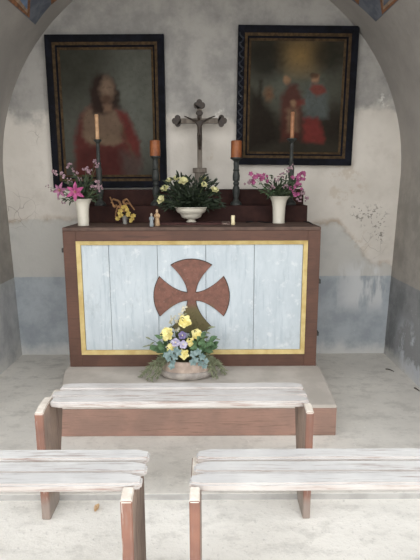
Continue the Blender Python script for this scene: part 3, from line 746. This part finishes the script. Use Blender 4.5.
sprig(b0+Vector((.015, .0, 0)), [Q(95, 161.5, .05), Q(97.5, 165.5, .04)], m_blossom, .010, LB, 4, GL)
sprig(b0+Vector((.02, -.004, 0)), [Q(98, 184, .0), Q(101, 189, -.01), Q(94, 188, .0)], m_blossom, .013, LB, 5, GL)
sprig(b0+Vector((-.015, .01, 0)), [Q(50.5, 190.5, .0), Q(48, 187)], m_blossom, .009, LB, 6, GL, dens=3)
sprig(b0+Vector((-.02, -.012, 0)), [Q(60, 198.5, -.02), Q(63.5, 202, -.02)], m_blossom, .010, LB, 7, GL, dens=4)
sprig(b0+Vector((.0, .014, 0)), [Q(70, 181, .03), Q(80, 178, .03)], m_blossom, .011, LB, 8, GL)
leafstuff('foliage', 'dark green leaves filling the mouth of the left vase', 'foliage', b0+Vector((0, 0, .02)), 120, (.10, .06, .17), .045, .012, m_leaf, 11)
# right bouquet
Yv = vr.y; b1 = vr - Vector((0, 0, .03)); Q = lambda px, py, dy=0: atY(px, py, Yv+dy)
GR = 'magenta blossoms in the right vase'
sprig(b1+Vector((-.03, 0, 0)), [Q(254, 175), Q(253, 178, -.01)], m_blossom2, 0.024, 'magenta blossom at the far left tip of the right vase bouquet', 21, dens=4, leafmat=m_leaf_mid)
sprig(b1+Vector((-.02, -.01, 0)), [Q(262.5, 177), Q(265, 179)], m_blossom2, 0.022, 'magenta blossom pair second from left in the right vase', 22, dens=4, leafmat=m_leaf_mid)
sprig(b1+Vector((-.028, -.01, 0)), [Q(247.5, 183.5, -.02)], m_blossom, 0.019, 'pale pink blossom drooping lowest at left of the right vase', 23, dens=4, leafmat=m_leaf_mid)
sprig(b1+Vector((.02, 0, 0)), [Q(298.5, 175.5), Q(296, 181, -.01), Q(300, 178)], m_blossom2, 0.024, 'magenta blossom spray at upper right of the right vase', 24, dens=4)
sprig(b1+Vector((.02, -.01, 0)), [Q(297, 187, -.02), Q(294, 191, -.02)], m_blossom2, 0.022, 'magenta blossom spray just right of the right vase rim', 25, dens=5)
LB = 'sprig of tiny faded lilac pink blossoms in the right white vase'; GR = 'small faded sprigs in the right vase'
sprig(b1, [Q(277, 179), Q(282, 175)], m_blossom, .012, LB, 26, GR)
sprig(b1+Vector((.01, .01, 0)), [Q(287, 170, .03), Q(291, 167, .03)], m_blossom, .011, LB, 27, GR)
sprig(b1+Vector((.025, .004, 0)), [Q(303, 193), Q(306.5, 199, -.01), Q(299, 199, -.02)], m_blossom, .012, LB, 28, GR)
sprig(b1+Vector((-.01, .01, 0)), [Q(272, 187, -.02), Q(285, 186, -.02)], m_blossom, .011, LB, 29, GR)
leafstuff('foliage', 'dark green leaves filling the mouth of the right vase', 'foliage', b1+Vector((0, 0, .02)), 150, (.15, .07, .17), .04, .012, m_leaf, 12)
# bowl arrangement
Yv = bowl_top.y; b2 = bowl_top - Vector((0, 0, .028)); Q = lambda px, py, dy=0: atY(px, py, Yv+dy)
for k, (px, py, dy, r, lab) in enumerate([
    (183.6, 181.5, -.06, .028, 'largest pale yellow rose facing out at the centre left of the white bowl'),
    (164.8, 189, -.03, .024, 'pale yellow rose at far left of the bowl, above the lowest one'),
    (161.2, 200, -.05, .025, 'lowest pale yellow rose hanging over the left of the bowl'),
    (204, 185, -.06, .020, 'pale yellow rosebud right of the centre of the bowl'),
    (214.4, 190, -.03, .023, 'pale yellow rose at the far right of the bowl'),
    (176.6, 178.5, -.01, .022, 'pale yellow rose behind and left of the largest rose'),
    (169.6, 180.3, .0, .021, 'pale yellow rose at upper left of the bowl'),
    (203.5, 178.6, .02, .018, 'small pale yellow rose in front of the crucifix pedestal')]):
    rose(b2 + Vector(((px-191)*.0012, -.005, 0)), Q(px, py, dy), r, m_rose_pale, lab, 30+k)
leafstuff('foliage', 'dense dark green foliage between the roses in the white bowl', 'foliage', b2+Vector((0, 0, .01)), 620, (.235, .09, .25), .05, .017, M('blackish_green_leaf', S(42, 52, 36), S(28, 36, 25), .6, 30), 13)

# ------------------------------------------------------------------ small things on the altar
pc = atZ(125, 224, AZ1)
t = thing('dried_posy', 'small posy of mustard yellow blossoms with curled brown leaves in a little glass', 'posy', pc)
mg = NT('clouded_glass'); mg.p.inputs['Transmission Weight'].default_value = .6; m_glass = mg.done(S(170, 166, 158), .25)
bm = B(); lathe(bm, [(.016, 0), (.018, .004), (.014, .012), (.020, .05), (.022, .058), (.018, .058), (.012, .014)], pc, 20); obj('glass', bm, m_glass, t, True)
Qp = lambda px, py, dy=0: atY(px, py, pc.y+dy)
bm = B(); rnd = random.Random(4)
for (px, py) in ((120, 212), (127.5, 210), (118, 218.5), (132, 220), (124, 206.5), (129, 214), (121, 215.5), (133, 216)):
    bm = B()
    for k in range(4): blossom(bm, Qp(px, py, -.02)+Vector((rnd.uniform(-.009, .009), 0, rnd.uniform(-.009, .009))), (rnd.uniform(-.5, .5), -1, rnd.uniform(-.4, .4)), .014, rnd.random()*6)
    obj('blossom', bm, m_yelflower, t, True)
    tube(bm := B(), [pc+Vector((0, 0, .05)), Qp(px, py, -.018)], .0012, 4); obj('stem', bm, m_stem, t)
for pts in ([(124, 212), (119, 201), (113, 199), (111, 203)], [(117, 205), (114, 207), (113, 204), (110, 197)], [(124, 212), (126, 203), (130, 204), (134.5, 210)], [(125, 206), (123, 201), (127, 199), (131, 205)], [(124, 210), (118, 206), (116, 213), (115.5, 217)]):
    P3 = [Qp(*q, -.01) for q in pts]; bm = B()
    # flattened curled leaf: ribbon with thickness
    for i in range(len(P3)-1):
        for s in range(4):
            a = P3[i].lerp(P3[i+1], s/4); b_ = P3[i].lerp(P3[i+1], (s+1)/4)
            tube(bm, [a, b_], [.009-.002*i, .009-.002*i-.0003], 6)
    obj('leaf', bm, m_dry, t, True)
def figurine(px, py, h, mat_, skin_, label, hood):
    p = atZ(px, py, AZ1); p.y = max(p.y, 3.225); s = h/.085
    t = thing('figurine', label, 'figurine', p)
    bm = B(); lathe(bm, [(.013*s, 0), (.014*s, .004*s), (.013*s, .02*s), (.011*s, .04*s), (.0135*s, .056*s), (.010*s, .064*s), (.006*s, .068*s)], p, 20); rb = obj('robe', bm, mat_, t, True)
    bm = B(); lathe(bm, [(.004*s, .067*s), (.0068*s, .072*s), (.0075*s, .079*s), (.005*s, .086*s), (.001*s, .088*s)], p, 16); obj('head', bm, skin_, t, True)
    for sg in (-1, 1):
        bm = B(); tube(bm, [p+Vector((sg*.012*s, 0, .058*s)), p+Vector((sg*.012*s, -.008*s, .044*s)), p+Vector((sg*.002*s, -.014*s, .050*s))], [.004*s, .004*s, .003*s], 7); obj('arm', bm, mat_, t, True)
figurine(151.7, 226.4, .083, M('pale_blue_glaze', S(146, 152, 154), S(120, 128, 132), .4, 60), M('cream_glaze', S(176, 164, 148)), 'slim pale blue standing figurine, the smaller of the two on the altar', False)
figurine(157.3, 225.8, .105, M('peach_glaze', S(188, 160, 126), S(164, 132, 98), .45, 60), M('peach_skin', S(190, 164, 136)), 'peach coloured robed figurine, the taller of the two on the altar', True)
p = atZ(233, 224.6, AZ1)
candle(tuple(p), .0135, .062, m_wax_cream if False else M('ivory_wax', S(222, 212, 176), S(204, 188, 146), .5, 30), 'short ivory candle stub on the altar top beside the strip end')
# black cable
pts = [(246, 221.8), (256, 221), (266, 222.3), (280, 221.6), (292, 220.6), (302, 220.8), (308, 221.8), (312, 224)]
bm = B(); tube(bm, [atZ(a, b, AZ1+.0045)+Vector((0, -.02, 0)) for a, b in pts], .0042, 6)
tag(obj('cable', bm, M('black_rubber', S(24, 22, 24)), None, True, (.4, 3.5, AZ1)), 'thin black cable lying on the right end of the altar top', 'cable')

# ------------------------------------------------------------------ planter arrangement on the step
pk = Vector((atY(187, 372, 3.02).x, 3.02, ZP))
t = thing('planter', 'low oval stone trough on the step before the altar', 'planter', pk)
def oval(bm, prof, c, ay):
    tb = B(); lathe(tb, prof, (0, 0, 0), 36); merge(bm, tb, Matrix.Translation(c) @ Matrix.Diagonal((1, ay, 1, 1)))
bm = B(); oval(bm, [(.130, 0), (.155, .006), (.172, .026), (.170, .046), (.158, .052)], pk, .62); obj('foot', bm, m_stone_low, t, True)
bm = B(); oval(bm, [(.157, .0521), (.160, .06), (.148, .10), (.138, .118), (.128, .118), (.120, .08), (.10, .06)], pk, .62); obj('bowl', bm, m_stone, t, True)
bp = pk + Vector((0, 0, .10)); Yv = pk.y; Q = lambda px, py, dy=0: atY(px, py, Yv+dy)
bm = B(); oval(bm, [(.118, .09), (.122, .108), (.09, .116), (.01, .120)], pk, .6); tag(obj('soil', bm, M('moss', S(76, 70, 48), S(52, 50, 36), .9, 60, bump=.4), None, True, pk+Vector((0, 0, .1))), 'dark moss filling the stone trough', 'moss', None, 'stuff')
for k, (px, py, dy, r, lab) in enumerate([
    (184.8, 321.8, -.03, .034, 'topmost yellow rose in the trough arrangement'),
    (167.3, 334.5, -.03, .038, 'large yellow rose at the left of the trough arrangement'),
    (196.5, 334.5, .0, .030, 'yellow rose half hidden by green leaves at the right of the trough'),
    (171, 348, -.06, .024, 'low yellow rose left of the pansies'),
    (190, 342, -.04, .024, 'small yellow rose right of the pansies'),
    (184, 354.5, -.085, .027, 'yellow green rose lowest at the rim of the trough')]):
    rose(bp + Vector(((px-186)*.003, -.005, .012)), Q(px, py, dy), r, m_rose_yel, lab, 50+k, Vector((((px-186)*.02), -1, .45)))
def pansy(px, py, dy, r, mat_, label, sd):
    q = Q(px, py, dy); base = bp+Vector(((px-186)*.003, -.01, .012)); t = thing('pansy', label, 'pansy', base)
    M0 = frame_mat(q, (.1*math.sin(sd), -1, .3), .3)
    for k in range(5):
        bm = B(); petal(bm, r, r*1.05, M0 @ Matrix.Rotation(2*math.pi*k/5, 4, 'Z'), -.1, .1, 4, .4, .7, .15); obj('petal', bm, mat_, t, True)
    bm = B(); bmesh.ops.create_uvsphere(bm, u_segments=10, v_segments=6, radius=r*.16); bmesh.ops.translate(bm, vec=M0 @ Vector((0, 0, r*.1)), verts=bm.verts); obj('centre', bm, m_rose_yel, t, True)
    bm = B(); tube(bm, arc(base, q+Vector((0, .006, 0)), (0, 0, .01), 5), .0018, 5); obj('stem', bm, m_stem, t)
pansy(182.3, 335.3, -.05, .026, m_pansy_dark, 'dark violet pansy uppermost of the three', 1)
pansy(175.5, 342.5, -.07, .028, m_pansy, 'pale lilac pansy at lower left of the three', 2)
pansy(183.3, 344.5, -.08, .027, m_pansy, 'pale lilac pansy at lower right of the three', 3)
def ivy(pts, label, sd):
    base = bp + Vector((.0, -.06, .0)); base.x = Q(*pts[0]).x; base.z = pk.z+.12
    t = thing('ivy_sprig', label, 'ivy', base); rnd = random.Random(sd)
    for k, (px, py) in enumerate(pts):
        q = Q(px, py, -.125+.02*rnd.random()); bm = B()
        rr = .024*rnd.uniform(.85, 1.15); a0 = rnd.uniform(-.5, .5)
        M0 = frame_mat(q, (rnd.uniform(-.4, .4), -1, .5), a0)
        ring_ = []
        for i in range(20):
            a = 2*math.pi*i/20; rad = rr*(.62+.38*math.cos(2.5*(a-math.pi*1.5+math.pi))**2)
            ring_.append(bm.verts.new(M0 @ Vector((rad*math.cos(a), rad*math.sin(a), -.15*rad))))
        ce = bm.verts.new(M0 @ Vector((0, 0, .002)))
        for i in range(20): bm.faces.new((ce, ring_[i], ring_[(i+1) % 20]))
        obj('leaf', bm, m_ivy, t, True)
        bm = B(); tube(bm, [base, base.lerp(q, .5)+Vector((0, -.01, .01)), q+Vector((0, .003, 0))], .0014, 4); obj('stem', bm, m_stem, t)
ivy([(170, 353), (175, 357), (168.5, 359), (173, 362), (178, 352.5), (171.5, 366), (166, 355), (176, 350)], 'blue green ivy leaves hanging over the left of the trough rim', 1)
ivy([(193, 354), (198, 352), (202, 357), (196, 360), (200.5, 363), (204.5, 366), (193, 362), (206, 361)], 'blue green ivy leaves hanging over the right of the trough rim', 2)
def fern(tips, label, sd, side):
    rnd = random.Random(sd); base = bp + Vector((side*.07, -.02, .015)); t = thing('fern_spray', label, 'fern', base)
    for (px, py, dy) in tips:
        q = Q(px, py, dy); q.z = max(q.z, ZP+.006); c_ = arc(base, q, (side*.01, 0, .045), 12); bm = B(); tube(bm, c_, [.0016]*6+[.001]*6, 4)
        for i in range(3, 12):
            for j in range(8):
                d = (c_[i]-c_[i-1]).normalized(); o = Vector((rnd.uniform(-1, 1), rnd.uniform(-1, .6), rnd.uniform(-.7, .9)))
                dd = (d*.7+o*.75).normalized(); L = rnd.uniform(.02, .038); p0 = c_[i].lerp(c_[i-1], j/5); p1 = p0+dd*L
                if p1.z < ZP+.004: p1.z = ZP+.004
                tube(bm, [p0, p0.lerp(p1, .5), p1], [.0012, .0022, .0005], 4)
        obj('frond', bm, m_leaf_olive, t)
fern([(141, 380, -.03), (147, 383, -.08), (152, 382, -.1), (146, 372, .0), (153, 368, .02), (158, 378, -.1), (143, 376, -.05)], 'olive feathery fern spray trailing left of the trough onto the step', 3, -1)
fern([(224, 377, .0), (218, 380, -.06), (212, 376, -.08), (220, 368, .02), (213, 364, .03), (225, 372, .02)], 'olive feathery fern spray trailing right of the trough onto the step', 4, 1)
def greens(tips, label, sd, L, W, mat_, name='leafy_sprig'):
    rnd = random.Random(sd); base = bp+Vector((0, .0, .015)); base.x += (tips[0][0]-186)*.002; t = thing(name, label, 'greenery', base)
    for (px, py, dy) in tips:
        q = Q(px, py, dy); bm = B(); tube(bm, arc(base, q, (0, 0, .015), 6), .0016, 4); obj('stem', bm, m_stem, t)
        dv = (q-base).normalized()
        for k in range(5):
            bm = B(); p = base.lerp(q, .45+.13*k); petal(bm, L*rnd.uniform(.8, 1.2), W*rnd.uniform(.8, 1.1), leafM(p, dv*.6+Vector((rnd.uniform(-.9, .9), -.7, rnd.uniform(-.4, .5)))), -.3, .1, 5)
            obj('leaf', bm, mat_, t, True)
greens([(158, 335, -.02), (154, 345, -.03), (160, 342, -.05), (163, 350, -.06)], 'fresh green broad leaves at the left of the trough arrangement', 1, .055, .034, m_leaf_mid)
greens([(203, 333, -.02), (210, 340, -.02), (206, 346, -.05), (214, 345, .0), (199, 340, -.05), (198, 347, -.06)], 'fresh green broad leaves at the right of the trough arrangement', 2, .055, .036, m_leaf_mid)
greens([(150, 339, .0), (149, 345, .02), (209, 327, .04), (215, 338, .03)], 'thin grey green willow leaves spreading to both sides of the trough', 3, .045, .012, m_leaf_olive)
sprig(bp+Vector((-.005, .02, .012)), [Q(184, 309, .04), Q(181, 315, .03), Q(178, 320, .02)], M('pale_bud', S(206, 200, 180), S(176, 168, 140)), .012, 'tall sprig of pale buds rising above the topmost yellow rose', 61, leafmat=m_leaf_olive)
sprig(bp+Vector((-.02, .02, .012)), [Q(170, 322, .04), Q(173, 318, .03), Q(177, 329, .0)], M('pale_bud_two', S(196, 190, 168), S(164, 158, 130)), .010, 'short sprig of pale buds above the large left yellow rose', 62, leafmat=m_leaf_olive)
leafstuff('foliage', 'mixed dark olive foliage behind the flowers in the stone trough', 'foliage', bp+Vector((0, .03, .01)), 260, (.16, .07, .19), .046, .014, M('olive_foliage', S(104, 112, 74), S(78, 88, 54), .7, 40), 14)
# olive moss spray up the lower arm of the emblem
def spray(label, pxs, sd):
    rnd = random.Random(sd); base = bp+Vector((.03, .06, .01)); bm = B()
    for (px, py) in pxs:
        q = atY(px, py, 3.125); c_ = arc(base, q, (.01, 0, .02), 10); tube(bm, c_, .0014, 4)
        for i in range(3, 10):
            for j in range(4):
                p0 = c_[i-1].lerp(c_[i], j/4); dd = Vector((rnd.uniform(-1, 1), rnd.uniform(-.7, .5), rnd.uniform(-.3, 1))).normalized(); p1 = p0+dd*rnd.uniform(.012, .024)
                tube(bm, [p0, p0.lerp(p1, .5), p1], [.001, .0022, .0005], 4)
    tag(obj('moss_spray', bm, M('dry_moss', S(104, 98, 66), S(82, 78, 52), .9, 50), None, False, base), label, 'moss')
spray('dry olive moss spray standing against the lower arm of the cross emblem', [(192, 312), (197, 318), (202, 323), (208, 329), (194, 322), (200, 330)], 5)

# ------------------------------------------------------------------ floor litter
p = atZ(98, 509, .001); bm = B()
petal(bm, .036, .026, Matrix.Translation(p) @ Matrix.Rotation(1.1, 4, 'Z') @ Matrix.Rotation(-.3, 4, 'Y') @ Matrix.Translation((-.02, 0, .006)), .35, .35, 6)
r = bmesh.ops.solidify(bm, geom=bm.faces[:], thickness=.0012)
tag(obj('dry_leaf', bm, M('tan_leaf', S(226, 204, 170), S(200, 166, 124)), None, True, p), 'curled tan dry leaf on the floor under the near left bench', 'leaf')
def twig(a, b, r, label):
    pa, pb = atZ(*a, ZF+r+.001), atZ(*b, ZF+r+.001); bm = B(); tube(bm, arc(pa, pb, (0, .015, .001), 7), [r*.7, r, r, r, r*.9, r*.7, r*.4], 5)
    tag(obj('twig', bm, M('dark_twig', S(84, 76, 66)), None, True, pa), label, 'twig')
twig((385.5, 369), (394, 371.5), .005, 'short dark bent twig on the floor near the right wall')
twig((414, 388), (419.5, 391), .005, 'short brown twig on the floor at the foot of the right wall')
